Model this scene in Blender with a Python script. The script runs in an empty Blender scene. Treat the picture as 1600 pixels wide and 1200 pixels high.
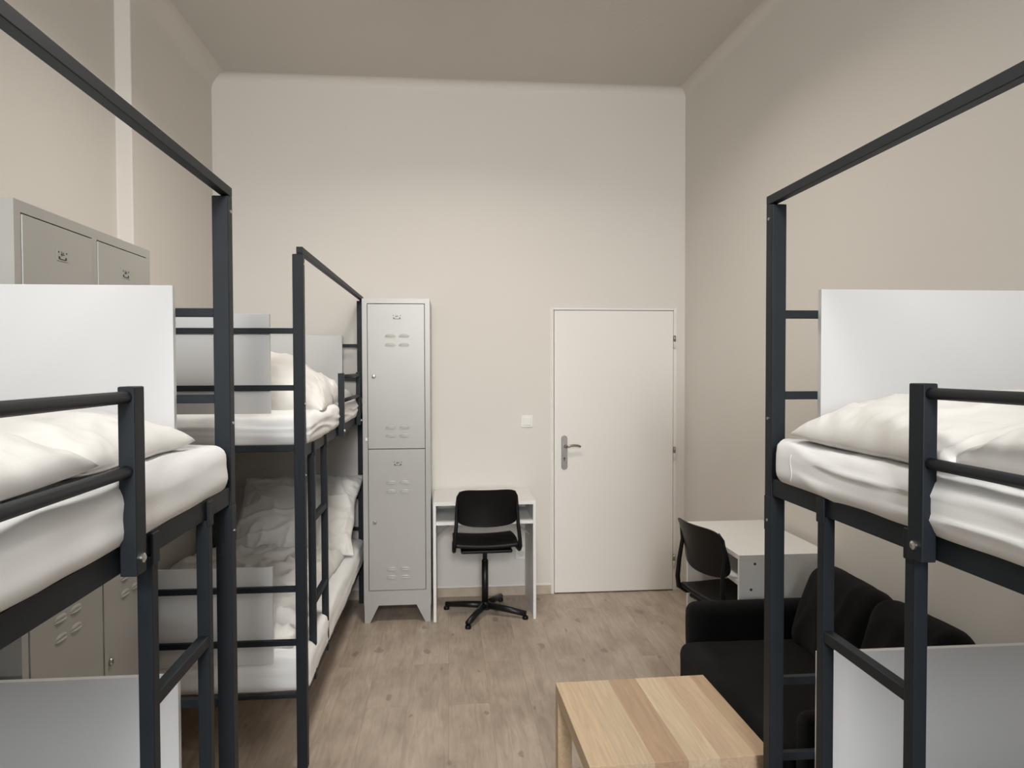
import bpy, bmesh, math, random
from mathutils import Vector, Matrix, noise, Euler

sc = bpy.context.scene
C = sc.collection
PI = math.pi

# ------------------------------------------------------------------ camera
F, YAW, PITCH, ROLL, CH = 1130.117, 0.0894, 0.0243, -0.0026, 1.5846
r = Vector((math.cos(YAW), -math.sin(YAW), 0))
f0 = Vector((math.sin(YAW), math.cos(YAW), 0))
u0 = Vector((0, 0, 1))
fw = f0 * math.cos(PITCH) - u0 * math.sin(PITCH)
up = u0 * math.cos(PITCH) + f0 * math.sin(PITCH)
r2 = r * math.cos(ROLL) + up * math.sin(ROLL)
up2 = up * math.cos(ROLL) - r * math.sin(ROLL)
cam = bpy.data.cameras.new('camera')
cam.sensor_width = 36
cam.lens = F / 1600 * 36
cam.clip_start = 0.02
camo = bpy.data.objects.new('camera', cam)
C.objects.link(camo)
M = Matrix((r2, up2, -fw)).transposed().to_4x4()
M.translation = Vector((0, 0, CH))
camo.matrix_world = M
sc.camera = camo

# ------------------------------------------------------------------ light and exposure
sc.view_settings.view_transform = 'Standard'
sc.view_settings.look = 'None'
sc.view_settings.gamma = 1
sc.view_settings.use_curve_mapping = False
sc.view_settings.exposure = 0.22
w = bpy.data.worlds.new('world')
sc.world = w
w.use_nodes = True
nt = w.node_tree
_tc = nt.nodes.new('ShaderNodeTexCoord')
_sp = nt.nodes.new('ShaderNodeSeparateXYZ')
_rp = nt.nodes.new('ShaderNodeValToRGB')
_mr = nt.nodes.new('ShaderNodeMapRange')
_mr.inputs['From Min'].default_value = -1
nt.links.new(_tc.outputs['Generated'], _sp.inputs[0])
nt.links.new(_sp.outputs['Z'], _mr.inputs['Value'])
nt.links.new(_mr.outputs[0], _rp.inputs['Fac'])
e = _rp.color_ramp.elements
e[0].position, e[0].color = 0.46, (0.22, 0.215, 0.20, 1)     # street and facades below the horizon
e[1].position, e[1].color = 0.56, (0.90, 0.95, 1.0, 1)       # overcast sky
nt.links.new(_rp.outputs[0], nt.nodes['Background'].inputs[0])
nt.nodes['Background'].inputs[1].default_value = 3.0

WTILT, WPOW, WSPREAD, LPOW, LY = 13, 52, 95, 23, 3.15
YF = -4.2            # inner face of the window wall behind the camera
WX0, WX1, WZ0, WZ1 = -0.95, 1.0, 1.85, 3.35


def area(name, loc, rot, sx, sy, power, col, spread=180):
    l = bpy.data.lights.new(name, 'AREA')
    l.shape = 'RECTANGLE'
    l.size, l.size_y = sx, sy
    l.energy = power
    l.color = col
    l.spread = math.radians(spread)
    o = bpy.data.objects.new(name, l)
    C.objects.link(o)
    o.location = loc
    o.rotation_euler = rot
    return o


# daylight entering through the tall window behind the photographer, falling slightly downwards
area('window_daylight', ((WX0 + WX1) / 2, YF - 0.45, (WZ0 + WZ1) / 2 + 0.05), (PI / 2 - math.radians(WTILT), 0, 0),
     WX1 - WX0, WZ1 - WZ0, WPOW, (0.93, 0.965, 1.0), WSPREAD)
# round ceiling lamp above the middle of the room
LAMP = (0.05, LY, 3.455)
area('ceiling_lamp_light', (LAMP[0], LAMP[1], LAMP[2] - 0.012), (0, 0, 0), 0.42, 0.42, LPOW, (1.0, 0.945, 0.87), 150)
FILL_LAMP = (0.05, 0.75, 3.455)  # added fill lamp out of view, brightens the near bedding
area('ceiling_lamp_light', (FILL_LAMP[0], FILL_LAMP[1], FILL_LAMP[2] - 0.012), (0, 0, 0), 0.42, 0.42, 8.0, (1.0, 0.985, 0.955), 115)
# added fill spotlight, unseen behind the photographer, aimed at the door wall
FILL_SPOT = Vector((0.05, -2.50, 3.05))
_l = bpy.data.lights.new('fill_spot_light', 'SPOT')
_l.energy = 400
_l.color = (1.0, 0.985, 0.96)
_l.spot_size = math.radians(62)
_l.spot_blend = 1.0
_l.shadow_soft_size = 0.32
_o = bpy.data.objects.new('fill_spot_light', _l)
C.objects.link(_o)
_o.location = FILL_SPOT
SPOT_DIR = (Vector((0.0, 4.96, 1.45)) - FILL_SPOT).normalized()
_o.rotation_euler = SPOT_DIR.to_track_quat('-Z', 'Y').to_euler()

# ------------------------------------------------------------------ materials


def mat(name, col, rough=0.5, metal=0.0, bump=0.0, bscale=200, var=0.0, vscale=3, spec=0.5, sheen=0.0):
    m = bpy.data.materials.new(name)
    m.use_nodes = True
    nt = m.node_tree
    b = nt.nodes['Principled BSDF']
    b.inputs['Roughness'].default_value = rough
    b.inputs['Metallic'].default_value = metal
    b.inputs['Specular IOR Level'].default_value = spec
    if sheen:
        b.inputs['Sheen Weight'].default_value = sheen
    tc = nt.nodes.new('ShaderNodeTexCoord')
    n = nt.nodes.new('ShaderNodeTexNoise')
    n.inputs['Scale'].default_value = vscale
    n.inputs['Detail'].default_value = 4
    nt.links.new(tc.outputs['Object'], n.inputs['Vector'])
    rp = nt.nodes.new('ShaderNodeValToRGB')
    c0 = [max(0, c * (1 - var)) for c in col[:3]]
    c1 = [min(1, c * (1 + var)) for c in col[:3]]
    rp.color_ramp.elements[0].position = 0.3
    rp.color_ramp.elements[1].position = 0.7
    rp.color_ramp.elements[0].color = (*c0, 1)
    rp.color_ramp.elements[1].color = (*c1, 1)
    nt.links.new(n.outputs['Fac'], rp.inputs['Fac'])
    nt.links.new(rp.outputs['Color'], b.inputs['Base Color'])
    if bump:
        n2 = nt.nodes.new('ShaderNodeTexNoise')
        n2.inputs['Scale'].default_value = bscale
        n2.inputs['Detail'].default_value = 3
        nt.links.new(tc.outputs['Object'], n2.inputs['Vector'])
        bp = nt.nodes.new('ShaderNodeBump')
        bp.inputs['Strength'].default_value = bump
        bp.inputs['Distance'].default_value = 0.01
        nt.links.new(n2.outputs['Fac'], bp.inputs['Height'])
        nt.links.new(bp.outputs['Normal'], b.inputs['Normal'])
    return m


def wood_floor():
    m = bpy.data.materials.new('laminate_floor')
    m.use_nodes = True
    nt = m.node_tree
    L = nt.links.new
    N = nt.nodes.new
    b = nt.nodes['Principled BSDF']
    tc = N('ShaderNodeTexCoord')
    sp = N('ShaderNodeSeparateXYZ')
    L(tc.outputs['Object'], sp.inputs[0])
    # swap x/y so that bricks run along the room
    cb = N('ShaderNodeCombineXYZ')
    L(sp.outputs['Y'], cb.inputs['X'])
    L(sp.outputs['X'], cb.inputs['Y'])
    br = N('ShaderNodeTexBrick')
    br.offset = 0.37
    br.inputs['Scale'].default_value = 1.0
    br.inputs['Brick Width'].default_value = 1.28
    br.inputs['Row Height'].default_value = 0.192
    br.inputs['Mortar Size'].default_value = 0.0009
    br.inputs['Mortar Smooth'].default_value = 0.3
    br.inputs['Color1'].default_value = (0.0, 0, 0, 1)
    br.inputs['Color2'].default_value = (1, 1, 1, 1)
    br.inputs['Mortar'].default_value = (0.5, 0.5, 0.5, 1)
    L(cb.outputs[0], br.inputs['Vector'])
    # grain : stretched noise, shifted per plank
    mp = N('ShaderNodeMapping')
    mp.inputs['Scale'].default_value = (2.4, 20, 1)
    ad = N('ShaderNodeVectorMath')
    ad.operation = 'ADD'
    sc_ = N('ShaderNodeVectorMath')
    sc_.operation = 'SCALE'
    sc_.inputs['Scale'].default_value = 7.0
    L(br.outputs['Color'], sc_.inputs[0])
    L(cb.outputs[0], ad.inputs[0])
    L(sc_.outputs[0], ad.inputs[1])
    L(ad.outputs[0], mp.inputs['Vector'])
    g = N('ShaderNodeTexNoise')
    g.inputs['Scale'].default_value = 1.6
    g.inputs['Detail'].default_value = 8
    g.inputs['Roughness'].default_value = 0.62
    g.inputs['Distortion'].default_value = 1.4
    L(mp.outputs[0], g.inputs['Vector'])
    rp = N('ShaderNodeValToRGB')
    rp.color_ramp.elements[0].position = 0.28
    rp.color_ramp.elements[0].color = (0.385, 0.305, 0.235, 1)
    rp.color_ramp.elements[1].position = 0.72
    rp.color_ramp.elements[1].color = (0.535, 0.445, 0.36, 1)
    L(g.outputs['Fac'], rp.inputs['Fac'])
    # broad blotches
    bl = N('ShaderNodeTexNoise')
    bl.inputs['Scale'].default_value = 2.2
    bl.inputs['Detail'].default_value = 3
    mpb = N('ShaderNodeMapping')
    mpb.inputs['Scale'].default_value = (1.6, 3.2, 1)
    L(ad.outputs[0], mpb.inputs['Vector'])
    L(mpb.outputs[0], bl.inputs['Vector'])
    mx = N('ShaderNodeMixRGB')
    mx.blend_type = 'MULTIPLY'
    mx.inputs[0].default_value = 1
    rb = N('ShaderNodeValToRGB')
    rb.color_ramp.elements[0].position = 0.35
    rb.color_ramp.elements[0].color = (0.80, 0.79, 0.78, 1)
    rb.color_ramp.elements[1].position = 0.62
    rb.color_ramp.elements[1].color = (1.05, 1.05, 1.05, 1)
    L(bl.outputs['Fac'], rb.inputs['Fac'])
    L(rp.outputs[0], mx.inputs[1])
    L(rb.outputs[0], mx.inputs[2])
    # knots: voronoi cells stretched along the plank, only the nearest core
    mk = N('ShaderNodeMapping')
    mk.inputs['Scale'].default_value = (2.1, 4.6, 1)
    mk.inputs['Location'].default_value = (0.35, 0.2, 0)
    wob = N('ShaderNodeTexNoise')
    wob.inputs['Scale'].default_value = 18
    L(cb.outputs[0], wob.inputs['Vector'])
    ws = N('ShaderNodeVectorMath')
    ws.operation = 'SCALE'
    ws.inputs['Scale'].default_value = 0.045
    L(wob.outputs['Color'], ws.inputs[0])
    wa = N('ShaderNodeVectorMath')
    wa.operation = 'ADD'
    L(cb.outputs[0], wa.inputs[0])
    L(ws.outputs[0], wa.inputs[1])
    L(wa.outputs[0], mk.inputs['Vector'])
    v = N('ShaderNodeTexVoronoi')
    v.voronoi_dimensions = '2D'
    v.inputs['Scale'].default_value = 1.0
    L(mk.outputs[0], v.inputs['Vector'])
    # random size per cell
    vs = N('ShaderNodeSeparateColor')
    L(v.outputs['Color'], vs.inputs[0])
    ml = N('ShaderNodeMath')
    ml.operation = 'MULTIPLY_ADD'
    ml.inputs[1].default_value = 0.11
    ml.inputs[2].default_value = 0.012
    L(vs.outputs[0], ml.inputs[0])
    dv = N('ShaderNodeMath')
    dv.operation = 'DIVIDE'
    L(v.outputs['Distance'], dv.inputs[0])
    L(ml.outputs[0], dv.inputs[1])
    kr = N('ShaderNodeValToRGB')
    kr.color_ramp.elements[0].position = 0.0
    kr.color_ramp.elements[0].color = (0.75, 0.75, 0.75, 1)
    kr.color_ramp.elements[1].position = 1.0
    kr.color_ramp.elements[1].color = (0, 0, 0, 1)
    e = kr.color_ramp.elements.new(0.35)
    e.color = (0.45, 0.45, 0.45, 1)
    e = kr.color_ramp.elements.new(0.55)
    e.color = (0.6, 0.6, 0.6, 1)
    L(dv.outputs[0], kr.inputs['Fac'])
    mx2 = N('ShaderNodeMixRGB')
    mx2.inputs[2].default_value = (0.19, 0.135, 0.095, 1)
    L(kr.outputs[0], mx2.inputs[0])
    L(mx.outputs[0], mx2.inputs[1])
    # seams
    mx3 = N('ShaderNodeMixRGB')
    mx3.blend_type = 'MULTIPLY'
    mx3.inputs[2].default_value = (0.72, 0.68, 0.64, 1)
    L(br.outputs['Fac'], mx3.inputs[0])
    L(mx2.outputs[0], mx3.inputs[1])
    L(mx3.outputs[0], b.inputs['Base Color'])
    b.inputs['Roughness'].default_value = 0.42
    bp = N('ShaderNodeBump')
    bp.inputs['Strength'].default_value = 0.12
    bp.inputs['Distance'].default_value = 0.003
    L(g.outputs['Fac'], bp.inputs['Height'])
    L(bp.outputs['Normal'], b.inputs['Normal'])
    return m


def stave_wood():
    """Light oak veneer in lengthwise staves (along object Y)."""
    m = bpy.data.materials.new('oak_veneer')
    m.use_nodes = True
    nt = m.node_tree
    L = nt.links.new
    N = nt.nodes.new
    b = nt.nodes['Principled BSDF']
    tc = N('ShaderNodeTexCoord')
    sp = N('ShaderNodeSeparateXYZ')
    L(tc.outputs['Object'], sp.inputs[0])
    rp = N('ShaderNodeValToRGB')
    rp.color_ramp.interpolation = 'CONSTANT'
    mr = N('ShaderNodeMapRange')
    mr.inputs['From Min'].default_value = -0.275
    mr.inputs['From Max'].default_value = 0.275
    L(sp.outputs['X'], mr.inputs['Value'])
    L(mr.outputs[0], rp.inputs['Fac'])
    cols = [(0.0, (0.60, 0.455, 0.30)), (0.16, (0.58, 0.45, 0.31)), (0.345, (0.455, 0.315, 0.205)),
            (0.53, (0.63, 0.50, 0.35)), (0.70, (0.57, 0.42, 0.29)), (0.80, (0.60, 0.45, 0.31)), (0.90, (0.50, 0.36, 0.235))]
    els = rp.color_ramp.elements
    els[0].position = 0
    els[0].color = (*cols[0][1], 1)
    els[1].position = cols[1][0]
    els[1].color = (*cols[1][1], 1)
    for p, c in cols[2:]:
        e = els.new(p)
        e.color = (*c, 1)
    mp = N('ShaderNodeMapping')
    mp.inputs['Scale'].default_value = (34, 1.5, 34)
    L(tc.outputs['Object'], mp.inputs['Vector'])
    g = N('ShaderNodeTexNoise')
    g.inputs['Scale'].default_value = 2.4
    g.inputs['Detail'].default_value = 7
    g.inputs['Distortion'].default_value = 1.0
    L(mp.outputs[0], g.inputs['Vector'])
    r2_ = N('ShaderNodeValToRGB')
    r2_.color_ramp.elements[0].position = 0.3
    r2_.color_ramp.elements[0].color = (0.82, 0.80, 0.77, 1)
    r2_.color_ramp.elements[1].position = 0.65
    r2_.color_ramp.elements[1].color = (1.04, 1.03, 1.02, 1)
    L(g.outputs['Fac'], r2_.inputs['Fac'])
    mx = N('ShaderNodeMixRGB')
    mx.blend_type = 'MULTIPLY'
    mx.inputs[0].default_value = 1
    L(rp.outputs[0], mx.inputs[1])
    L(r2_.outputs[0], mx.inputs[2])
    L(mx.outputs[0], b.inputs['Base Color'])
    b.inputs['Roughness'].default_value = 0.45
    return m


MT = dict(
    wall=mat('painted_plaster', (0.72, 0.685, 0.635), 0.9, bump=0.04, bscale=60, var=0.012, vscale=1.2, spec=0.2),
    ceil=mat('painted_ceiling', (0.66, 0.63, 0.585), 0.92, bump=0.10, bscale=50, var=0.012, vscale=1.5, spec=0.2),
    floor=wood_floor(),
    oak=stave_wood(),
    steel=mat('anthracite_steel', (0.0125, 0.0165, 0.021), 0.5, 0.0, bump=0.05, bscale=500, var=0.10, vscale=12, spec=0.25),
    panel=mat('white_melamine', (0.645, 0.645, 0.64), 0.45, var=0.004),
    door=mat('white_door', (0.80, 0.77, 0.73), 0.5, var=0.004),
    desk=mat('white_desk_board', (0.80, 0.79, 0.765), 0.5, var=0.004),
    frame=mat('white_door_frame', (0.82, 0.79, 0.745), 0.55, var=0.004),
    locker=mat('grey_locker', (0.42, 0.41, 0.385), 0.38, 0.1, bump=0.03, bscale=400, var=0.015, vscale=5),
    dark=mat('dark_gap', (0.03, 0.028, 0.026), 0.8),
    sheet=mat('white_sheet', (0.84, 0.84, 0.835), 0.85, bump=0.12, bscale=700, var=0.012, sheen=0.2, spec=0.2),
    duvet=mat('white_duvet', (0.80, 0.785, 0.755), 0.88, bump=0.12, bscale=600, var=0.015, sheen=0.2, spec=0.2),
    black=mat('black_plastic', (0.0035, 0.0035, 0.0042), 0.45, bump=0.08, bscale=900, spec=0.3),
    blackm=mat('black_steel', (0.008, 0.008, 0.009), 0.38, 0.2),
    fabric=mat('black_upholstery', (0.006, 0.006, 0.0062), 0.95, bump=0.35, bscale=900, var=0.15, vscale=60, spec=0.12, sheen=0.04),
    chrome=mat('zinc_metal', (0.62, 0.61, 0.59), 0.28, 1.0, var=0.03, vscale=30),
    nickel=mat('brushed_handle', (0.33, 0.31, 0.29), 0.38, 0.9, var=0.06, vscale=40),
    skirt=mat('laminate_skirting', (0.50, 0.42, 0.33), 0.5, var=0.10, vscale=14),
    plastic=mat('white_plastic', (0.82, 0.80, 0.76), 0.4),
    label=mat('paper_label', (0.62, 0.61, 0.58), 0.6),
    ink=mat('dark_print', (0.05, 0.045, 0.04), 0.7),
)

# ------------------------------------------------------------------ mesh helpers


def bx(bm, x0, x1, y0, y1, z0, z1):
    vs = [bm.verts.new(p) for p in ((x0, y0, z0), (x1, y0, z0), (x1, y1, z0), (x0, y1, z0),
                                    (x0, y0, z1), (x1, y0, z1), (x1, y1, z1), (x0, y1, z1))]
    for f in ((0, 3, 2, 1), (4, 5, 6, 7), (0, 1, 5, 4), (1, 2, 6, 5), (2, 3, 7, 6), (3, 0, 4, 7)):
        bm.faces.new([vs[i] for i in f])


def box(x0, x1, y0, y1, z0, z1):
    bm = bmesh.new()
    bx(bm, min(x0, x1), max(x0, x1), min(y0, y1), max(y0, y1), min(z0, z1), max(z0, z1))
    return bm


def prism(bm, pts, axis, a, b):
    """extrude the 2-D outline pts along axis ('x','y','z') from a to b"""
    def P(p, t):
        return {'x': (t, p[0], p[1]), 'y': (p[0], t, p[1]), 'z': (p[0], p[1], t)}[axis]
    v0 = [bm.verts.new(P(p, a)) for p in pts]
    v1 = [bm.verts.new(P(p, b)) for p in pts]
    n = len(pts)
    bm.faces.new(v0)
    bm.faces.new(list(reversed(v1)))
    for i in range(n):
        bm.faces.new((v0[i], v0[(i + 1) % n], v1[(i + 1) % n], v1[i]))
    bmesh.ops.recalc_face_normals(bm, faces=bm.faces)


def tube(bm, pts, rad, seg=12, cap=True):
    """round tube through a list of points"""
    pts = [Vector(p) for p in pts]
    rads = rad if isinstance(rad, (list, tuple)) else [rad] * len(pts)
    rings = []
    prev = None
    for i, p in enumerate(pts):
        if i == 0:
            d = pts[1] - p
        elif i == len(pts) - 1:
            d = p - pts[i - 1]
        else:
            d = (pts[i + 1] - p).normalized() + (p - pts[i - 1]).normalized()
        d.normalize()
        if prev is None:
            a = Vector((0, 0, 1)) if abs(d.z) < 0.9 else Vector((1, 0, 0))
            n = d.cross(a).normalized()
        else:
            n = (prev - d * prev.dot(d)).normalized()
        prev = n
        b = d.cross(n)
        rings.append([bm.verts.new(p + (n * math.cos(t) + b * math.sin(t)) * rads[i])
                      for t in [2 * PI * k / seg for k in range(seg)]])
    for A, B in zip(rings, rings[1:]):
        for k in range(seg):
            bm.faces.new((A[k], A[(k + 1) % seg], B[(k + 1) % seg], B[k]))
    if cap:
        bm.faces.new(list(reversed(rings[0])))
        bm.faces.new(rings[-1])
    bmesh.ops.recalc_face_normals(bm, faces=bm.faces)


def mk_tube(pts, rad, seg=12):
    bm = bmesh.new()
    tube(bm, pts, rad, seg)
    return bm


def rbox(x0, x1, y0, y1, z0, z1, rad, step=0.03, fn=None):
    """box with rounded edges, subdivided; fn(p, n) may displace the surface"""
    c = Vector(((x0 + x1) / 2, (y0 + y1) / 2, (z0 + z1) / 2))
    h = Vector(((x1 - x0) / 2, (y1 - y0) / 2, (z1 - z0) / 2))
    rad = min(rad, *[k * 0.999 for k in h])
    bm = bmesh.new()
    cache = {}

    def coords(hh):
        n = max(4, int(2 * hh / step))
        inner = [-(hh - rad) + 2 * (hh - rad) * i / n for i in range(n + 1)]
        e = [hh - rad * (1 - t) for t in (0.35, 0.7, 1.0)]
        return [-t for t in reversed(e)] + inner + e
    A = [coords(k) for k in h]

    def V(p):
        key = tuple(round(q, 5) for q in p)
        if key in cache:
            return cache[key]
        q = Vector([max(-(h[i] - rad), min(h[i] - rad, p[i])) for i in range(3)])
        d = Vector(p) - q
        n = d.normalized() if d.length > 1e-9 else Vector((0, 0, 1))
        s = q + n * rad + c
        if fn:
            s = fn(s, n)
        cache[key] = bm.verts.new(s)
        return cache[key]
    for ax in range(3):
        i, j = [(1, 2), (0, 2), (0, 1)][ax]
        for sg in (-1, 1):
            for a0, a1 in zip(A[i], A[i][1:]):
                for b0, b1 in zip(A[j], A[j][1:]):
                    q = []
                    for (a, b) in ((a0, b0), (a1, b0), (a1, b1), (a0, b1)):
                        p = [0, 0, 0]
                        p[ax] = sg * h[ax]
                        p[i] = a
                        p[j] = b
                        q.append(V(p))
                    if len(set(q)) == 4:
                        try:
                            bm.faces.new(q)
                        except ValueError:
                            pass
    bmesh.ops.recalc_face_normals(bm, faces=bm.faces)
    return bm


def obj(name, bm, m, parent=None, bevel=0.0, smooth=False, loc=None, rot=None, seg=2, sub=0):
    me = bpy.data.meshes.new(name)
    bm.to_mesh(me)
    bm.free()
    me.materials.append(m)
    o = bpy.data.objects.new(name, me)
    C.objects.link(o)
    if parent:
        o.parent = parent
    if loc:
        o.location = loc
    if rot:
        o.rotation_euler = rot
    if smooth or bevel:
        for p in me.polygons:
            p.use_smooth = True
    if bevel:
        md = o.modifiers.new('bevel', 'BEVEL')
        md.width = bevel
        md.segments = seg
        md.limit_method = 'ANGLE'
        md.angle_limit = math.radians(40)
        md.harden_normals = True
    elif smooth:
        pass
    if sub:
        md = o.modifiers.new('sub', 'SUBSURF')
        md.levels = md.render_levels = sub
    return o


def thing(name, label, cat, loc=(0, 0, 0), rz=0, group=None):
    o = bpy.data.objects.new(name, None)
    C.objects.link(o)
    o.location = loc
    o.rotation_euler = (0, 0, rz)
    o.empty_display_size = 0.1
    o['label'] = label
    o['category'] = cat
    if group:
        o['group'] = group
    return o


def tag(o, label, cat, group=None):
    o['label'] = label
    o['category'] = cat
    if group:
        o['group'] = group
    return o


def struct(name, bm, m, bevel=0.0, parent=None):
    o = obj(name, bm, m, parent, bevel)
    if not parent:
        o['kind'] = 'structure'
    return o


def nz(x, y, z=0.0):
    return noise.noise(Vector((x, y, z)))


# ------------------------------------------------------------------ room shell
D = 4.964
XW, XN = -1.537, -1.612       # far and near plane of the left wall
YJ = 3.735                    # the jog in the left wall
CZ = 3.508


def XR(y):
    return 1.666 + 0.05 * (D - y)


struct('floor', box(-2.0, 2.4, YF - 0.5, D + 0.3, -0.12, 0), MT['floor'])
struct('ceiling', box(-2.0, 2.4, YF - 0.5, D + 0.3, CZ, CZ + 0.15), MT['ceil'])
bm = bmesh.new()
prism(bm, [(XN, YF - 0.45), (XN, YJ), (XW, YJ), (XW, D + 0.2), (-1.95, D + 0.2), (-1.95, YF - 0.45)], 'z', 0, CZ)
struct('wall_left', bm, MT['wall'], 0.006)
bm = bmesh.new()
prism(bm, [(XR(YF - 0.45), YF - 0.45), (2.35, YF - 0.45), (2.35, D + 0.2), (XR(D + 0.2), D + 0.2)], 'z', 0, CZ)
struct('wall_right', bm, MT['wall'])

DX0, DX1, DZ = 0.733, 1.583, 1.975
bm = bmesh.new()   # back wall with the doorway cut out
bx(bm, XW, DX0 - 0.0, D, D + 0.2, 0, CZ)
bx(bm, DX1, XR(D), D, D + 0.2, 0, CZ)
bx(bm, DX0, DX1, D, D + 0.2, DZ, CZ)
struct('wall_back', bm, MT['wall'])
bm = bmesh.new()   # window wall behind the photographer
ya, yb = YF - 0.42, YF
bx(bm, XN, WX0, ya, yb, 0, CZ)
bx(bm, WX1, XR(YF), ya, yb, 0, CZ)
bx(bm, WX0, WX1, ya, yb, 0, WZ0)
bx(bm, WX0, WX1, ya, yb, WZ1, CZ)
struct('wall_front', bm, MT['wall'])
bm = bmesh.new()
for x0, x1, z0, z1 in ((WX0, WX0 + 0.06, WZ0, WZ1), (WX1 - 0.06, WX1, WZ0, WZ1), (WX0, WX1, WZ0, WZ0 + 0.06),
                       (WX0, WX1, WZ1 - 0.06, WZ1), (0.02, 0.08, WZ0, WZ1)):
    bx(bm, x0, x1, YF - 0.30, YF - 0.24, z0, z1)
struct('window_1', bm, MT['frame'], 0.004)


# rounded plaster coves where ceiling meets wall
def cove(name, p0, p1, inward, rad=0.06):
    """p0,p1: ends along the wall top line (x,y); inward: unit xy vector into the room"""
    bm = bmesh.new()
    n = 8
    rows = []
    for (x, y) in (p0, p1):
        row = []
        for k in range(n + 1):
            t = PI / 2 * k / n
            a = rad * (1 - math.sin(t))
            b = rad * (1 - math.cos(t))
            row.append(bm.verts.new((x + inward[0] * a, y + inward[1] * a, CZ - b)))
        rows.append(row)
    A, B = rows
    for k in range(n):
        bm.faces.new((A[k], A[k + 1], B[k + 1], B[k]))
    bmesh.ops.recalc_face_normals(bm, faces=bm.faces)
    o = struct(name, bm, MT['wall'])
    for p in o.data.polygons:
        p.use_smooth = True


cove('trim_1', (XW, D), (XR(D), D), (0, -1))
cove('trim_2', (XW, YJ), (XW, D), (1, 0), 0.10)
cove('trim_3', (XN, YF), (XN, YJ), (1, 0), 0.10)
cove('trim_4', (XR(YF), YF), (XR(D), D), (-1, 0))

# ceiling lamp fixture, followed by fixtures for the added fill lights
t = thing('ceiling_lamp', 'round white ceiling lamp nearer the door', 'ceiling lamp', LAMP)
obj('lamp_base', mk_tube([(0, 0, 0.02), (0, 0, 0.053)], 0.20, 32), MT['frame'], t, 0.004)
obj('lamp_diffuser', mk_tube([(0, 0, -0.005), (0, 0, 0.0), (0, 0, 0.02)], [0.22, 0.24, 0.24], 32), MT['frame'], t, 0.004)
t = thing('ceiling_lamp', 'added round white fill lamp over the near bunks', 'ceiling lamp', FILL_LAMP)  # fitting made up for the added fill lamp
obj('lamp_base', mk_tube([(0, 0, 0.02), (0, 0, 0.053)], 0.20, 32), MT['frame'], t, 0.004)
obj('lamp_diffuser', mk_tube([(0, 0, -0.005), (0, 0, 0.0), (0, 0, 0.02)], [0.22, 0.24, 0.24], 32), MT['frame'], t, 0.004)
t = thing('fill_spotlight', 'added white fill spotlight nearer the window', 'ceiling lamp', (FILL_SPOT[0], FILL_SPOT[1], CZ))  # invented fitting around the added fill spot
obj('canopy', mk_tube([(0, 0, -0.03), (0, 0, 0)], [0.06, 0.07], 24), MT['frame'], t, smooth=True)
obj('stem', mk_tube([(0, -0.2, -0.40), (0, -0.12, -0.2), (0, 0, -0.02)], 0.01, 8), MT['frame'], t, smooth=True)
bm = bmesh.new()
c0 = Vector((0, 0, FILL_SPOT[2] - CZ))
tube(bm, [c0 - SPOT_DIR * 0.34, c0 - SPOT_DIR * 0.20], 0.19, 24)
obj('lamp_shade', bm, MT['frame'], t, 0.004)

# skirting boards
def skirt(name, x0, x1, y0, y1):
    struct(name, box(x0, x1, y0, y1, 0, 0.062), MT['skirt'], 0.003)


skirt('baseboard_back', XW + 0.012, DX0 - 0.021, D - 0.014, D)
skirt('baseboard_left', XN, XN + 0.013, YF, YJ - 0.0)
skirt('baseboard_left_far', XW, XW + 0.013, YJ - 0.012, D - 0.014)
bm = bmesh.new()
prism(bm, [(XR(YF) - 0.013, YF), (XR(YF), YF), (XR(D), D), (XR(D) - 0.013, D)], 'z', 0, 0.062)
struct('baseboard_right', bm, MT['skirt'], 0.003)
bm = bmesh.new()   # thin white bead on top of the skirting
bx(bm, XW + 0.012, DX0 - 0.021, D - 0.010, D, 0.062, 0.078)
struct('trim_5', bm, MT['frame'], 0.003)

# door ---------------------------------------------------------------
t = bpy.data.objects.new('door_1', None)
C.objects.link(t)
t.location = ((DX0 + DX1) / 2, D, 0)
t['kind'] = 'structure'
door_root = t


def dloc(bm):
    bmesh.ops.translate(bm, verts=bm.verts, vec=(-(DX0 + DX1) / 2, -D, 0))
    return bm


obj('door_leaf', dloc(box(DX0 + 0.004, DX1 - 0.004, D - 0.014, D + 0.03, 0.008, 1.970)), MT['door'], t, 0.003)
bm = bmesh.new()
bx(bm, DX0 - 0.012, DX0 + 0.001, D - 0.010, D + 0.12, 0, DZ + 0.012)
bx(bm, DX1 - 0.001, DX1 + 0.012, D - 0.010, D + 0.12, 0, DZ + 0.012)
bx(bm, DX0 + 0.001, DX1 - 0.001, D - 0.010, D + 0.12, DZ - 0.001, DZ + 0.012)
bx(bm, DX0 - 0.020, DX0 - 0.012, D - 0.004, D + 0.0, 0, DZ + 0.020)
bx(bm, DX1 + 0.012, DX1 + 0.024, D - 0.004, D + 0.0, 0, DZ + 0.020)
bx(bm, DX0, DX1, D + 0.04, D + 0.06, 0, DZ)
obj('door_frame', dloc(bm), MT['frame'], t, 0.002)
for z in (1.75, 0.97, 0.21):
    o = obj('hinge', dloc(mk_tube([(DX1 + 0.004, D - 0.020, z - 0.045), (DX1 + 0.004, D - 0.020, z + 0.045)], 0.0075)), MT['plastic'], t, smooth=True)
    obj('hinge_cap', dloc(mk_tube([(DX1 + 0.004, D - 0.020, z + 0.005), (DX1 + 0.004, D - 0.020, z + 0.047)], 0.0085)), MT['nickel'], o, smooth=True)
bm = bmesh.new()
hx = 0.806
pts = []
for k in range(13):
    a = PI * k / 12
    pts.append((hx + 0.021 * math.cos(a), 1.085 + 0.021 * math.sin(a)))
for k in range(13):
    a = PI + PI * k / 12
    pts.append((hx + 0.021 * math.cos(a), 0.890 + 0.021 * math.sin(a)))
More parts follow.
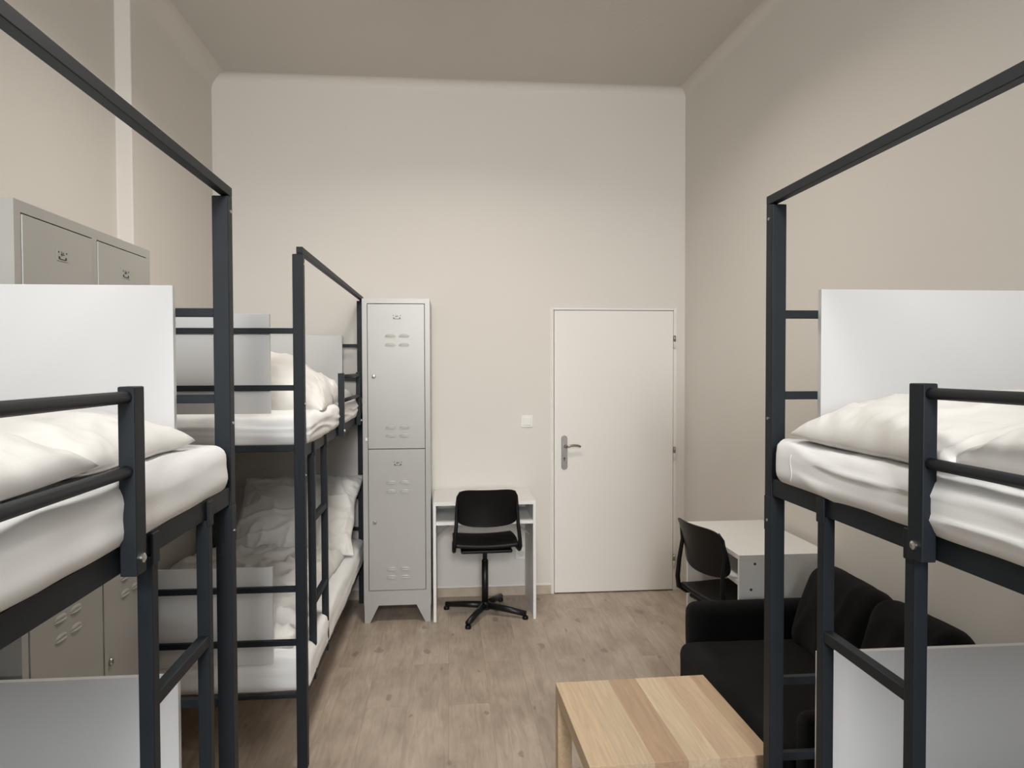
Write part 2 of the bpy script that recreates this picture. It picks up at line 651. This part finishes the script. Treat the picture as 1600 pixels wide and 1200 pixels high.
prism(bm, pts, 'y', D - 0.022, D - 0.014)
hp = obj('handle_plate', dloc(bm), MT['nickel'], t, 0.002)
bm = bmesh.new()
tube(bm, [(hx + 0.004, D - 0.020, 1.035), (hx + 0.004, D - 0.060, 1.035)], 0.010, 12)
tube(bm, [(hx + 0.004, D - 0.060, 1.034), (hx + 0.025, D - 0.064, 1.036), (hx + 0.055, D - 0.062, 1.041), (hx + 0.085, D - 0.058, 1.039), (hx + 0.108, D - 0.054, 1.031)],
     [0.009, 0.0085, 0.008, 0.0078, 0.007], 12)
obj('door_lever', dloc(bm), MT['nickel'], hp, smooth=True)
bm = bmesh.new()
tube(bm, [(hx, D - 0.0225, 0.948), (hx, D - 0.0228, 0.948)], 0.006, 12)
bx(bm, hx - 0.0025, hx + 0.0025, D - 0.0228, D - 0.0221, 0.930, 0.948)
obj('keyhole', dloc(bm), MT['ink'], hp)

# light switch and socket
t = thing('light_switch', 'square white light switch on the back wall left of the door', 'light switch', (0.547, D, 1.206))
obj('plate', box(-0.041, 0.041, -0.009, 0, -0.041, 0.041), MT['plastic'], t, 0.003)
bm = box(-0.027, 0.027, -0.014, -0.009, -0.027, 0.027)
obj('rocker', bm, MT['plastic'], t, 0.003)
t = thing('power_socket', 'white power socket low on the back wall under the desk', 'power socket', (0.505, D, 0.290))
obj('plate', box(-0.041, 0.041, -0.010, 0, -0.041, 0.041), MT['plastic'], t, 0.003)
obj('socket_well', mk_tube([(0, -0.0105, 0), (0, -0.0122, 0)], 0.022, 20), MT['label'], t)


# ------------------------------------------------------------------ bunk beds
S = 0.04
Z_RAIL = 1.276
Z_LOW = 0.322


def bunk(label, xa, sgn, y_end, y_other, width, lad_off, guard, lad_dir, wall_gap=0.0):
    """xa: aisle-side face of the posts; sgn: +1 bed extends to +x, -1 to -x.
    y_end: aisle post (ladder end) face towards that end; y_other: the other end.
    lad_off: two ladder upright centres; guard: (y0,y1) of the guard rail"""
    t = thing('bunk_bed', label, 'bunk bed', (xa, (y_end + y_other) / 2, 0), 0, None)
    ox, oy = xa, (y_end + y_other) / 2

    def P(name, bm, m=MT['steel'], parent=t, bevel=0.0025, smooth=False):
        bmesh.ops.translate(bm, verts=bm.verts, vec=(-ox, -oy, 0))
        return obj(name, bm, m, parent, bevel, smooth)

    def bX(a, b, y0, y1, z0, z1):      # a,b measured from the aisle face inwards
        return box(xa + sgn * a, xa + sgn * b, y0, y1, z0, z1)
    ylo, yhi = min(y_end, y_other), max(y_end, y_other)
    W = width
    ZT = 2.022
    for yy in (ylo, yhi - S):
        P('post', bX(0, S, yy, yy + S, 0, ZT))
        P('post', bX(W - S, W, yy, yy + S, 0, 1.80))
    # canopy frame: one square bar above the aisle side, with a leg into each post
    bm = bmesh.new()
    x0, x1 = sorted((xa, xa + sgn * 0.024))
    bx(bm, x0, x1, ylo, yhi, ZT + 0.004, ZT + 0.028)
    bx(bm, x0, x1, ylo, ylo + 0.024, ZT - 0.001, ZT + 0.004)
    bx(bm, x0, x1, yhi - 0.024, yhi, ZT - 0.001, ZT + 0.004)
    P('canopy_bar', bm, bevel=0.002)
    # side rails and end rails, both levels
    for z1 in (Z_RAIL, Z_LOW):
        P('side_rail', bX(0.004, 0.034, ylo + S, yhi - S, z1 - 0.046, z1))
        P('side_rail', bX(W - 0.034, W - 0.004, ylo + S, yhi - S, z1 - 0.046, z1))
        for yy in (ylo, yhi - S):
            e0, e1 = (z1 - 0.022, z1 + 0.004) if z1 > 1 else (z1 - 0.040, z1 - 0.024)
            P('end_rail', bX(S, W - S, yy + 0.008, yy + 0.032, e0, e1))
        bm = bmesh.new()
        n = 12
        for k in range(n):
            yy = ylo + S + (yhi - ylo - 2 * S) * (k + 0.5) / n
            xa0, xa1 = sorted((xa + sgn * 0.034, xa + sgn * (W - 0.034)))
            bx(bm, xa0, xa1, yy - 0.03, yy + 0.03, z1 - 0.022, z1 - 0.012)
        P('bed_base', bm, bevel=0)
    # horizontal rungs of each end frame and the white panels clamped on the mattress side
    for yy, inner in ((ylo, 1), (yhi - S, -1)):
        for z in (1.725, 1.503, 0.712, 0.500):
            P('end_rung', bX(S, W - S, yy + 0.010, yy + 0.030, z - 0.011, z + 0.011), bevel=0.002)
        yi = yy + 0.010 - 0.019 if inner < 0 else yy + 0.030
        for z0, z1 in ((1.402, 1.792), (0.412, 1.02 if yy < 0 else 0.795)):   # lower panel raised at the unseen near end to block window light
            pn = P('end_panel', bX(0.135, W - 0.135, yi, yi + 0.018, z0, z1), MT['panel'], bevel=0.001)
            pn['label'] = 'white panel clamped to the end frame'
    # guard rail
    g0, g1 = guard
    gp = None
    gx0, gx1 = -0.028, 0.0
    for yy in (g0, g1):
        p_ = P('guard_post', bX(gx0, gx1, yy - 0.021, yy + 0.021, 1.228, 1.552))
        bm = bmesh.new()
        xx = xa + sgn * gx0
        tube(bm, [(xx, yy, 1.256), (xx - sgn * 0.004, yy, 1.256)], 0.0085, 14)
        tube(bm, [(xx - sgn * 0.004, yy, 1.256), (xx - sgn * 0.007, yy, 1.256)], [0.007, 0.0035], 14)
        P('bolt', bm, MT['chrome'], p_, 0, False)
        bolt = p_.children[0]
    for z in (1.534, 1.408):
        xm = xa + sgn * -0.014
        P('guard_tube', mk_tube([(xm, g0 + 0.02 * (1 if g1 > g0 else -1), z), (xm, g1 - 0.02 * (1 if g1 > g0 else -1), z)], 0.0105, 16), bevel=0, smooth=True)
    # ladder
    lx0, lx1 = -0.003, 0.025
    lad = P('ladder', bmesh.new())
    for c in lad_off:
        bm = bX(lx0, lx1, c - 0.015, c + 0.015, Z_LOW - 0.046, Z_RAIL - 0.046)
        u = P('ladder_upright', bm, parent=lad)
        bm = bX(-0.006, 0.0, c - 0.017, c + 0.017, Z_RAIL - 0.062, Z_RAIL - 0.002)
        P('hook', bm, parent=lad)
    for z in (0.948, 0.598):
        P('ladder_rung', bX(lx0 + 0.002, lx1 - 0.002, min(lad_off) + 0.013, max(lad_off) - 0.013, z - 0.013, z + 0.013), parent=lad)
    # connecting sleeves on the tall posts
    for yy in (ylo, yhi - S):
        bm = bX(-0.0012, 0.020, yy - 0.001, yy + S + 0.001, 1.130, 1.226)
        P('sleeve', bm)
        for z in (1.160, 1.44, 1.985):
            P('rivet', mk_tube([(xa, yy + 0.02, z), (xa - sgn * 0.003, yy + 0.02, z)], 0.004, 10), MT['chrome'], bevel=0)
    return t


XA = -0.555
bunk('dark metal bunk bed at the far left beside the tall grey locker and back wall', XA, -1, 2.870, 4.915, 0.965, (3.075, 3.385), (3.77, 4.50), 1)
bunk('dark metal bunk bed at the near left in front of the double locker', XA, -1, 1.951, -0.11, 0.965, (1.735, 1.415), (1.295, 0.35), -1)
bunk('dark metal bunk bed on the right in front of the black sofa', 0.878, 1, 1.934, -0.11, 0.915, (1.625, 1.295), (1.245, 0.35), -1)


# ------------------------------------------------------------------ bedding
def mattress(label, x0, x1, y0, y1, z0, z1, seed, amp=0.004, rid_amp=0.0, seam=0):
    """seam: +1/-1 puts the sheet's corner seam on the +x/-x side"""
    def fn(p, n):
        s = seed * 7.3
        side = min(1, abs(n.x) + abs(n.y))
        a = nz(p.x * 5 + s, p.y * 3, p.z * 26) * amp * 1.2 * side
        a += nz(p.x * 9, p.y * 9 + s, p.z * 9) * amp * 0.7
        # long drawn folds of the sheet running along the side
        t = p.z * 24 + nz(p.y * 1.8 + s, p.x * 1.8, 0) * 1.1 - p.y * 0.4
        r1 = 1 - abs(nz(t, p.y * 1.3 + s, 4.4)) * 4
        a += max(0, r1) ** 1.3 * (rid_amp + amp * 0.5) * side
        if n.z > 0.5:
            a += nz(p.x * 4 + s, p.y * 7, 3.1) * amp * 1.2
            rid = 1 - abs(nz(p.x * 6 + p.y * 3 + s, p.y * 5 - p.x * 4, 1.7)) * 3
            a += max(0, rid) * amp * 0.9
        return p + n * a
    bm = rbox(x0, x1, y0, y1, z0, z1, 0.038, 0.014 if rid_amp else 0.022, fn)
    o = obj('mattress', bm, MT['sheet'], None, smooth=True)
    tag(o, label, 'mattress')
    if seam:
        xs = x1 + 0.001 if seam > 0 else x0 - 0.001
        pts = []
        for k in range(8):
            z = z1 - 0.030 - (z1 - z0 - 0.05) * k / 7
            q = fn(Vector((xs, y1 - 0.115 + 0.004 * math.sin(k), z)), Vector((seam, 0, 0)))
            pts.append(q)
        obj('seam', mk_tube(pts, 0.0008, 6), MT['sheet'], o, smooth=True)
    return o


def soft(name, label, cat, cx, cy, cz, rx, ry, th, rot=(0, 0, 0), seed=0, p=3.0, q=0.5, wr=0.010, wf=9, lump=0.02, ear=0.06,
         fold=None, m='duvet', base=0.45, N=90, hf=None, group=None):
    """pillow / duvet : closed cushion surface, crumpled by noise"""
    bm = bmesh.new()
    asp = rx / ry
    nu, nv = (N, max(24, int(N / asp))) if asp >= 1 else (max(24, int(N * asp)), N)

    def sgnpow(t, e):
        return math.copysign(abs(t) ** e, t)

    def pos(i, j, top):
        u = -1 + 2 * i / nu
        v = -1 + 2 * j / nv
        u = math.sin(u * PI / 2) * 0.5 + u * 0.5
        v = math.sin(v * PI / 2) * 0.5 + v * 0.5
        prof = max(0, (1 - abs(u) ** p)) ** q * max(0, (1 - abs(v) ** p)) ** q
        x = u * rx * (1 - ear * (1 - v * v))
        y = v * ry * (1 - ear * (1 - u * u))
        # wavy outline
        x += rx * 0.04 * nz(v * 2.3 + seed, 5.5 * (1 if u > 0 else -1), seed) * abs(u) ** 3
        y += ry * 0.05 * nz(u * 2.6 + seed, 8.5 * (1 if v > 0 else -1), seed) * abs(v) ** 3
        s = seed * 3.7
        hgt = th * prof
        if top:
            z = hgt * (1 + (hf(u, v) if hf else 0))
            z += lump * prof ** 0.6 * nz(x * 4 + s, y * 4, s)
            rid = 1 - abs(nz(x * wf * 0.8 + s, y * wf * 0.45 + 3, s + 2)) * 3.2
            z += wr * prof ** 0.35 * max(0, rid) ** 1.5
            rid = 1 - abs(nz(x * wf * 0.4 - y * wf * 0.7 + s, y * wf * 0.5 + x * 2, s + 9)) * 3.6
            z += wr * 1.1 * prof ** 0.35 * max(0, rid) ** 1.5
            # gathers along the border
            eb = max(abs(u), abs(v)) ** 10
            z += wr * 0.8 * eb * (1 - eb) * 4 * nz(x * 34 + s, y * 34, s)
            z += 0.0025 * nz(x * 40 + s, y * 40, 1)
        else:
            z = -hgt * base
        return Vector((x, y, z))
    T = [[None] * (nv + 1) for _ in range(nu + 1)]
    B = [[None] * (nv + 1) for _ in range(nu + 1)]
    for i in range(nu + 1):
        for j in range(nv + 1):
            T[i][j] = bm.verts.new(pos(i, j, True))
            B[i][j] = T[i][j] if i in (0, nu) or j in (0, nv) else bm.verts.new(pos(i, j, False))
    for i in range(nu):
        for j in range(nv):
            bm.faces.new((T[i][j], T[i + 1][j], T[i + 1][j + 1], T[i][j + 1]))
            bm.faces.new((B[i][j], B[i][j + 1], B[i + 1][j + 1], B[i + 1][j]))
    o = obj(name, bm, MT[m], None, smooth=True)
    o.location = (cx, cy, cz)
    o.rotation_euler = rot
    tag(o, label, cat, group)
    return o


# near left bunk
mattress('white mattress on the upper berth of the near left bunk', -1.47, -0.548, -0.04, 1.885, 1.268, 1.392, 1, 0.003)
mattress('white mattress on the lower berth of the near left bunk', -1.47, -0.565, -0.04, 1.885, 0.327, 0.43, 2)
soft('pillow', 'white pillow at the far end of the near left upper berth', 'pillow', -0.955, 1.48, 1.412, 0.37, 0.26, 0.088, (0, 0, 0.02), 3, ear=0.05, m='duvet', wr=0.006)
soft('duvet', 'white duvet heaped behind the guard rail of the near left upper berth', 'duvet', -1.01, 0.64, 1.42, 0.43, 0.60, 0.085, (0, 0, 0.0), 5, p=5, ear=0.02, wr=0.009, wf=6, lump=0.03)
# right bunk
mattress('white wrinkled mattress on the upper berth of the right bunk', 0.868, 1.765, -0.04, 1.875, 1.268, 1.388, 4, 0.003, 0.0045, -1)
mattress('white mattress on the lower berth of the right bunk', 0.89, 1.765, -0.04, 1.875, 0.327, 0.43, 5)
soft('pillow', 'plump white pillow at the far end of the right upper berth', 'pillow', 1.29, 1.50, 1.410, 0.42, 0.29, 0.100, (0, 0, 0.03), 7, ear=0.03, wr=0.009)
soft('duvet', 'white duvet heaped behind the guard rail of the right upper berth', 'duvet', 1.31, 0.60, 1.41, 0.42, 0.61, 0.11, (0, 0, 0.0), 9, p=5, ear=0.02, wr=0.012, wf=7, lump=0.035)
# far left bunk, upper
mattress('white mattress on the upper berth of the far left bunk', -1.47, -0.548, 2.935, 4.86, 1.268, 1.392, 6, 0.004, 0.004)
soft('duvet', 'thick folded cream duvet piled on the far left upper berth', 'duvet', -1.00, 3.72, 1.392, 0.43, 0.46, 0.225, (0, -0.0, 0.04), 11, p=3.6, ear=0.03, wr=0.024, wf=8, lump=0.05,
     hf=lambda u, v: -0.08 * u - 0.06 * v, base=0.12)
soft('pillow', 'cream pillow lying behind the duvet pile on the far left upper berth', 'pillow', -0.95, 4.47, 1.40, 0.36, 0.28, 0.10, (0, 0, 0.05), 12, wr=0.008)
# far left bunk, lower
mattress('white mattress under the crumpled duvet on the far left lower berth', -1.47, -0.552, 2.912, 4.86, 0.286, 0.445, 8, 0.005)
soft('duvet', 'crumpled greyish white duvet spread over the far left lower berth', 'duvet', -1.045, 3.655, 0.455, 0.425, 0.69, 0.085, (0, 0, 0.0), 14, p=5, ear=0.01, wr=0.032, wf=8, lump=0.03, base=0.2, N=130)
soft('pillow', 'white pillow leaning on the end panel of the far left lower berth', 'pillow', -0.93, 4.58, 0.665, 0.37, 0.31, 0.085, (math.radians(40), 0, 0.0), 15, wr=0.018, wf=10, base=0.6, N=110)


# ------------------------------------------------------------------ lockers
def locker(label, loc, rz, cols, cw, h, dep, lock_side=-1):
    """front faces local -y, origin at centre of front bottom edge"""
    t = thing('locker', label, 'locker', loc, rz)
    W = cols * cw
    m = MT['locker']
    x0 = -W / 2
    ft = 0.108
    fr = 0.030
    bm = bmesh.new()
    bx(bm, x0, x0 + 0.004, 0.02, dep, ft, h)
    bx(bm, x0 + W - 0.004, x0 + W, 0.02, dep, ft, h)
    bx(bm, x0 + 0.004, x0 + W - 0.004, dep - 0.004, dep, ft, h)
    bx(bm, x0 + 0.004, x0 + W - 0.004, 0.02, dep - 0.004, h - 0.004, h)
    bx(bm, x0 + 0.004, x0 + W - 0.004, 0.02, dep - 0.004, ft, ft + 0.004)
    # face frame
    bx(bm, x0, x0 + W, 0, 0.02, h - 0.030, h)
    bx(bm, x0, x0 + W, 0, 0.02, ft, 0.200)
    for k in range(cols + 1):
        c = x0 + k * cw
        a, b = c - fr / 2, c + fr / 2
        if k == 0:
            a, b = c, c + fr
        if k == cols:
            a, b = c - fr, c
        bx(bm, a, b, 0, 0.02, 0.200, h - 0.030)
    obj('body', bm, m, t)
    obj('interior', box(x0 + 0.006, x0 + W - 0.006, 0.021, 0.03, ft + 0.01, h - 0.01), MT['dark'], t)
    mid = 1.078
    for k in range(cols):
        a = x0 + k * cw + (fr if k == 0 else fr / 2) + 0.003
        b = x0 + (k + 1) * cw - (fr if k == cols - 1 else fr / 2) - 0.003
        for z0, z1, lz, lab in ((0.203, mid - 0.002, 0.627, 0.99), (mid + 0.002, h - 0.034, 1.526, h - 0.112)):
            d = obj('door', box(a, b, -0.003, 0.018, z0, z1), m, t, 0.002)
            cx = (a + b) / 2 + 0.006
            # pressed louvres, two by two, top and bottom
            for zz in (lab - 0.115, lab - 0.170, z0 + 0.135, z0 + 0.085):
                for xx in (cx - 0.042, cx + 0.042):
                    bm = bmesh.new()
                    n = 10
                    rows = []
                    for i in range(n + 1):
                        u = -1 + 2 * i / n
                        e = math.sqrt(max(0, 1 - u * u))
                        row = []
                        for j in range(6):
                            v = j / 5
                            dz = (0.018 * v) * (0.35 + 0.65 * e)
                            dy = -0.0075 * e * math.sin(PI * min(1, v * 1.0) * 0.5 + 0) * (1 - v ** 4) if v > 0 else -0.0
                            if j == 0:
                                dy = -0.0070 * e
                            row.append(bm.verts.new((xx + u * 0.032, -0.0032 + dy, zz - 0.009 + dz)))
                        rows.append(row)
                    for A, B in zip(rows, rows[1:]):
                        for j in range(5):
                            bm.faces.new((A[j], B[j], B[j + 1], A[j + 1]))
                    bmesh.ops.recalc_face_normals(bm, faces=bm.faces)
                    obj('louvre', bm, m, d, smooth=True)
            # label holder with a small printed mark
            bm = bmesh.new()
            bx(bm, cx - 0.030, cx + 0.030, -0.0045, -0.003, lab - 0.018, lab + 0.018)
            lb = obj('label_holder', bm, MT['locker'], d, 0.001)
            bm = bmesh.new()
            for (xa_, za, s_) in ((-0.018, -0.009, 0.0045), (0.018, -0.009, 0.0045), (-0.021, 0.007, 0.0028), (0.021, 0.007, 0.0028), (0.004, 0.006, 0.0022)):
                tube(bm, [(cx + xa_, -0.0045, lab + za), (cx + xa_, -0.0053, lab + za)], s_, 8)
            bx(bm, cx - 0.010, cx + 0.010, -0.0052, -0.0045, lab + 0.000, lab + 0.0025)
            bx(bm, cx - 0.006, cx - 0.0035, -0.0052, -0.0045, lab - 0.004, lab + 0.010)
            bx(bm, cx - 0.016, cx + 0.016, -0.0052, -0.0045, lab - 0.014, lab - 0.0115)
            obj('mark', bm, MT['ink'], lb)
            lx = a + 0.036 if lock_side < 0 else b - 0.036
            bm = bmesh.new()
            tube(bm, [(lx, -0.003, lz), (lx, -0.010, lz), (lx, -0.011, lz)], [0.0125, 0.0115, 0.007], 16)
            lk = obj('lock', bm, MT['chrome'], d, smooth=True)
            obj('key_slot', box(lx - 0.002, lx + 0.002, -0.0118, -0.0105, lz - 0.006, lz + 0.006), MT['ink'], lk)
    # splayed feet
    for sx in (-1, 1):
        for yy in (0.0, dep - 0.03):
            bm = bmesh.new()
            e = sx * W / 2
            prism(bm, [(e, 0.0), (e, ft), (e - sx * 0.090, ft), (e - sx * 0.036, 0.0)], 'y', yy, yy + 0.003)
            bx(bm, min(e, e - sx * 0.003), max(e, e - sx * 0.003), yy, yy + 0.03, 0, ft)
            obj('foot', bm, m, t)
    return t


lk1 = locker('tall grey metal locker standing against the back wall beside the white desk', (-0.3115, 4.493, 0), 0, 1, 0.412, 2.003, 0.465)
lk2 = locker('wide double grey locker with two columns of doors against the left wall', (-1.10, 2.386, 0), PI / 2, 2, 0.425, 2.018, 0.505)
# small white tag sticking out of the tall locker's edge
tg = obj('door_tag', box(-0.190, -0.176, -0.010, -0.003, 1.130, 1.150), MT['plastic'], lk1, 0.002)
tg['label'] = 'small white tag in the door gap'

# ------------------------------------------------------------------ desks
def desk(label, loc, rz, W, dep, h):
    """open front faces local -y; origin front-centre on floor"""
    t = thing('desk', label, 'desk', loc, rz)
    m = MT['desk']
    a = W / 2
    obj('desk_top', box(-a, a, 0, dep, h - 0.022, h), m, t, 0.0015)
    for s in (-1, 1):
        x0, x1 = sorted((s * a, s * (a - 0.018)))
        sp = obj('side_panel', box(x0, x1, 0.0, dep, 0, h - 0.022), m, t, 0.0015)
        for z in (h - 0.04, h - 0.155):
            obj('screw', mk_tube([(s * a, 0.072 if z > h - 0.1 else 0.055, z), (s * (a + 0.0012), 0.072 if z > h - 0.1 else 0.055, z)], 0.006, 12), MT['ink'], sp)
    obj('shelf', box(-a + 0.018, a - 0.018, 0.010, dep - 0.02, h - 0.145, h - 0.125), m, t, 0.0015)
    obj('back_panel', box(-a + 0.018, a - 0.018, dep - 0.018, dep - 0.004, h - 0.145, h - 0.022), m, t, 0.001)
    for s in (-1, 1):
        bm = bmesh.new()
        tube(bm, [(s * (a - 0.020), 0.20, h - 0.255), (s * (a - 0.14), 0.20, h - 0.150)], 0.0055, 8)
        obj('brace', bm, MT['locker'], t, smooth=True)
    return t


desk('white desk with an open shelf beside the tall locker', (0.229, 4.470, 0), 0, 0.640, 0.475, 0.745)
desk('white desk against the right wall behind the black sofa', (1.285, 3.435, 0), -PI / 2 - 0.0, 0.705, 0.425, 0.745)

# ------------------------------------------------------------------ chairs


def chair(label, loc, rz, base_rot=0.0):
    """faces local +y (the backrest is towards local -y)"""
    t = thing('swivel_chair', label, 'chair', loc, rz)
    m = MT['black']
    # seat: shallow dished pad
    def fs(p, n):
        u, v = p.x / 0.2, p.y / 0.2
        q = p.copy()
        q.x *= 1 - 0.05 * max(0, -v) - 0.03 * max(0, v)
        q.z += 0.012 * (u * u) - 0.010 * max(0, v) ** 2.2 + 0.010 * max(0, -v) ** 3
        return q
    obj('seat', rbox(-0.205, 0.205, -0.190, 0.240, 0.456, 0.482, 0.012, 0.03, fs), m, t, smooth=True)
    # backrest: curved rounded-rectangle shell
    bm = bmesh.new()
    nx, nz_ = 30, 20
    F_, B_ = [], []
    for i in range(nx + 1):
        fr_, br_ = [], []
        for j in range(nz_ + 1):
            u = -1 + 2 * i / nx
            v = -1 + 2 * j / nz_
            # rounded square mapping (superellipse squash of corners)
            k = max(abs(u), abs(v))
            l = (abs(u) ** 6 + abs(v) ** 6) ** (1 / 6) if k > 0 else 1
            s_ = (k / l) if l > 0 else 1
            uu, vv = u * s_, v * s_
            x = uu * (0.188 - 0.006 * vv)
            z = 0.728 + vv * 0.112
            if vv < 0:
                z -= 0.014 * (1 - uu * uu) * (-vv)
            y = -0.205 + 0.040 * uu * uu - 0.03 * vv - 0.012 * vv * vv
            fr_.append((x, y, z))
            br_.append((x, y - 0.013, z))
        F_.append([bm.verts.new(q) for q in fr_])
        B_.append([bm.verts.new(q) for q in br_])
    for i in range(nx):
        for j in range(nz_):
            bm.faces.new((F_[i][j], F_[i + 1][j], F_[i + 1][j + 1], F_[i][j + 1]))
            bm.faces.new((B_[i][j], B_[i][j + 1], B_[i + 1][j + 1], B_[i + 1][j]))
    edge = [(i, 0) for i in range(nx)] + [(nx, j) for j in range(nz_)] + [(i, nz_) for i in range(nx, 0, -1)] + [(0, j) for j in range(nz_, 0, -1)]
    for a, b in zip(edge, edge[1:] + edge[:1]):
        bm.faces.new((F_[a[0]][a[1]], B_[a[0]][a[1]], B_[b[0]][b[1]], F_[b[0]][b[1]]))
    bmesh.ops.recalc_face_normals(bm, faces=bm.faces)
    obj('backrest', bm, m, t, 0.003)
    for s in (-1, 1):
        bm = bmesh.new()
        tube(bm, [(s * 0.196, 0.10, 0.446), (s * 0.199, -0.05, 0.444), (s * 0.202, -0.15, 0.450), (s * 0.203, -0.192, 0.478), (s * 0.199, -0.200, 0.53),
                  (s * 0.190, -0.196, 0.62), (s * 0.186, -0.180, 0.72), (s * 0.180, -0.190, 0.79), (s * 0.165, -0.205, 0.822)],
             [0.010, 0.012, 0.013, 0.013, 0.012, 0.011, 0.010, 0.009, 0.007], 10)
        obj('back_support', bm, MT['black'], t, smooth=True)
    obj('seat_plate', rbox(-0.16, 0.16, -0.16, 0.10, 0.430, 0.452, 0.01, 0.06), MT['black'], t, smooth=True)
    bm = bmesh.new()
    tube(bm, [(0, 0, 0.05), (0, 0, 0.348)], 0.0205, 20)
    tube(bm, [(0, 0, 0.345), (0, 0, 0.355)], [0.0205, 0.016], 20)
    tube(bm, [(0, 0, 0.35), (0, 0, 0.432)], 0.0145, 20)
    obj('column', bm, MT['blackm'], t, 0, True)
    bm = bmesh.new()
    tube(bm, [(0, 0, 0.035), (0, 0, 0.075), (0, 0, 0.085)], [0.034, 0.034, 0.024], 20)
    obj('hub', bm, MT['blackm'], t, 0.002)
    for k in range(4):
        a = base_rot + k * PI / 2
        d = Vector((math.cos(a), math.sin(a), 0))
        bm = bmesh.new()
        tube(bm, [d * 0.02 + Vector((0, 0, 0.060)), d * 0.15 + Vector((0, 0, 0.050)), d * 0.275 + Vector((0, 0, 0.034))], [0.022, 0.020, 0.0175], 12)
        lg = obj('base_arm', bm, MT['blackm'], t, smooth=True)
        bm = bmesh.new()
        c = d * 0.272
        tube(bm, [(c.x, c.y, 0.0), (c.x, c.y, 0.014), (c.x, c.y, 0.022)], [0.0185, 0.019, 0.016], 14)
        obj('foot', bm, MT['black'], lg, 0.002)
    return t


chair('black plastic swivel chair at the desk beside the tall locker', (0.235, 4.590, 0), 0.03, math.radians(-27))
chair('black plastic swivel chair tucked under the right wall desk', (1.388, 3.375, 0), -PI / 2 + math.radians(12), 0.4)

# ------------------------------------------------------------------ sofa
t = thing('sofa', 'black fabric two seat sofa against the right wall', 'sofa', (1.36, 2.49, 0), 0)


def sof(name, bm, m=MT['fabric'], parent=t):
    bmesh.ops.translate(bm, verts=bm.verts, vec=(-1.36, -2.49, 0))
    return obj(name, bm, m, parent, smooth=True)


def wrk(seed, a):
    def fn(p, n):
        s = nz(p.x * 7 + seed, p.y * 7, p.z * 7) * a
        rid = 1 - abs(nz(p.x * 9 + seed, p.y * 6, p.z * 5 + seed)) * 3
        return p + n * (s + max(0, rid) * a * 0.5)
    return fn


Y0, Y1 = 1.965, 3.035
sof('base', rbox(1.03, 1.745, Y0 + 0.02, Y1 - 0.02, 0.14, 0.27, 0.02, 0.08))
for ya_, yb_ in ((Y1 - 0.095, Y1), (Y0, Y0 + 0.075)):
    sof('armrest', rbox(1.015, 1.70, ya_, yb_, 0.14, 0.575, 0.042, 0.04, wrk(3, 0.002)))
sof('seat_cushion', rbox(0.958, 1.64, Y0 + 0.08, Y1 - 0.10, 0.25, 0.435, 0.045, 0.03, wrk(5, 0.004)))
sof('back_frame', rbox(1.62, 1.742, Y0 + 0.05, Y1 - 0.05, 0.14, 0.64, 0.04, 0.06))


def cushion(ya_, yb_, seed):
    bm = bmesh.new()
    cy = (ya_ + yb_) / 2
    base = rbox(-0.075, 0.075, -(yb_ - ya_) / 2, (yb_ - ya_) / 2, -0.19, 0.19, 0.07, 0.022, None)
    for v in base.verts:
        u = v.co.y / ((yb_ - ya_) / 2)
        w_ = v.co.z / 0.19
        bul = (1 - u * u) * (1 - w_ * w_)
        v.co.x *= 1 + 0.30 * bul
        v.co.x += 0.010 * nz(v.co.y * 6 + seed, v.co.z * 6, seed)
        rid = 1 - abs(nz(v.co.y * 7 + seed, v.co.z * 4, seed + 1)) * 3
        v.co.x -= 0.010 * max(0, rid)
        v.co.z -= 0.012 * abs(u) ** 3 * (1 if v.co.z > 0 else 0) - 0.008 * nz(v.co.y * 4 + seed, 0, seed) * (w_ > 0)
    bmesh.ops.rotate(base, verts=base.verts, cent=(0, 0, 0), matrix=Matrix.Rotation(math.radians(17), 3, 'Y'))
    bmesh.ops.translate(base, verts=base.verts, vec=(1.545, cy, 0.572))
    return base


sof('back_cushion', cushion(2.455, Y1 - 0.10, 3.3))
sof('back_cushion', cushion(Y0 + 0.08, 2.475, 8.1))
for x in (1.08, 1.66):
    for y in (Y0 + 0.10, Y1 - 0.10):
        sof('leg', mk_tube([(x, y, 0), (x, y, 0.145)], [0.014, 0.02], 12), MT['black'])

# ------------------------------------------------------------------ coffee table
t = thing('coffee_table', 'square light wood coffee table in front of the black sofa', 'coffee table', (0.664, 2.277, 0), math.radians(1.5))
obj('table_top', box(-0.275, 0.275, -0.275, 0.275, 0.40, 0.45), MT['oak'], t, 0.0015)
for sx in (-1, 1):
    for sy in (-1, 1):
        x0, x1 = sorted((sx * 0.275, sx * 0.225))
        y0, y1 = sorted((sy * 0.275, sy * 0.225))
        obj('leg', box(x0, x1, y0, y1, 0, 0.3995), MT['oak'], t, 0.0015)
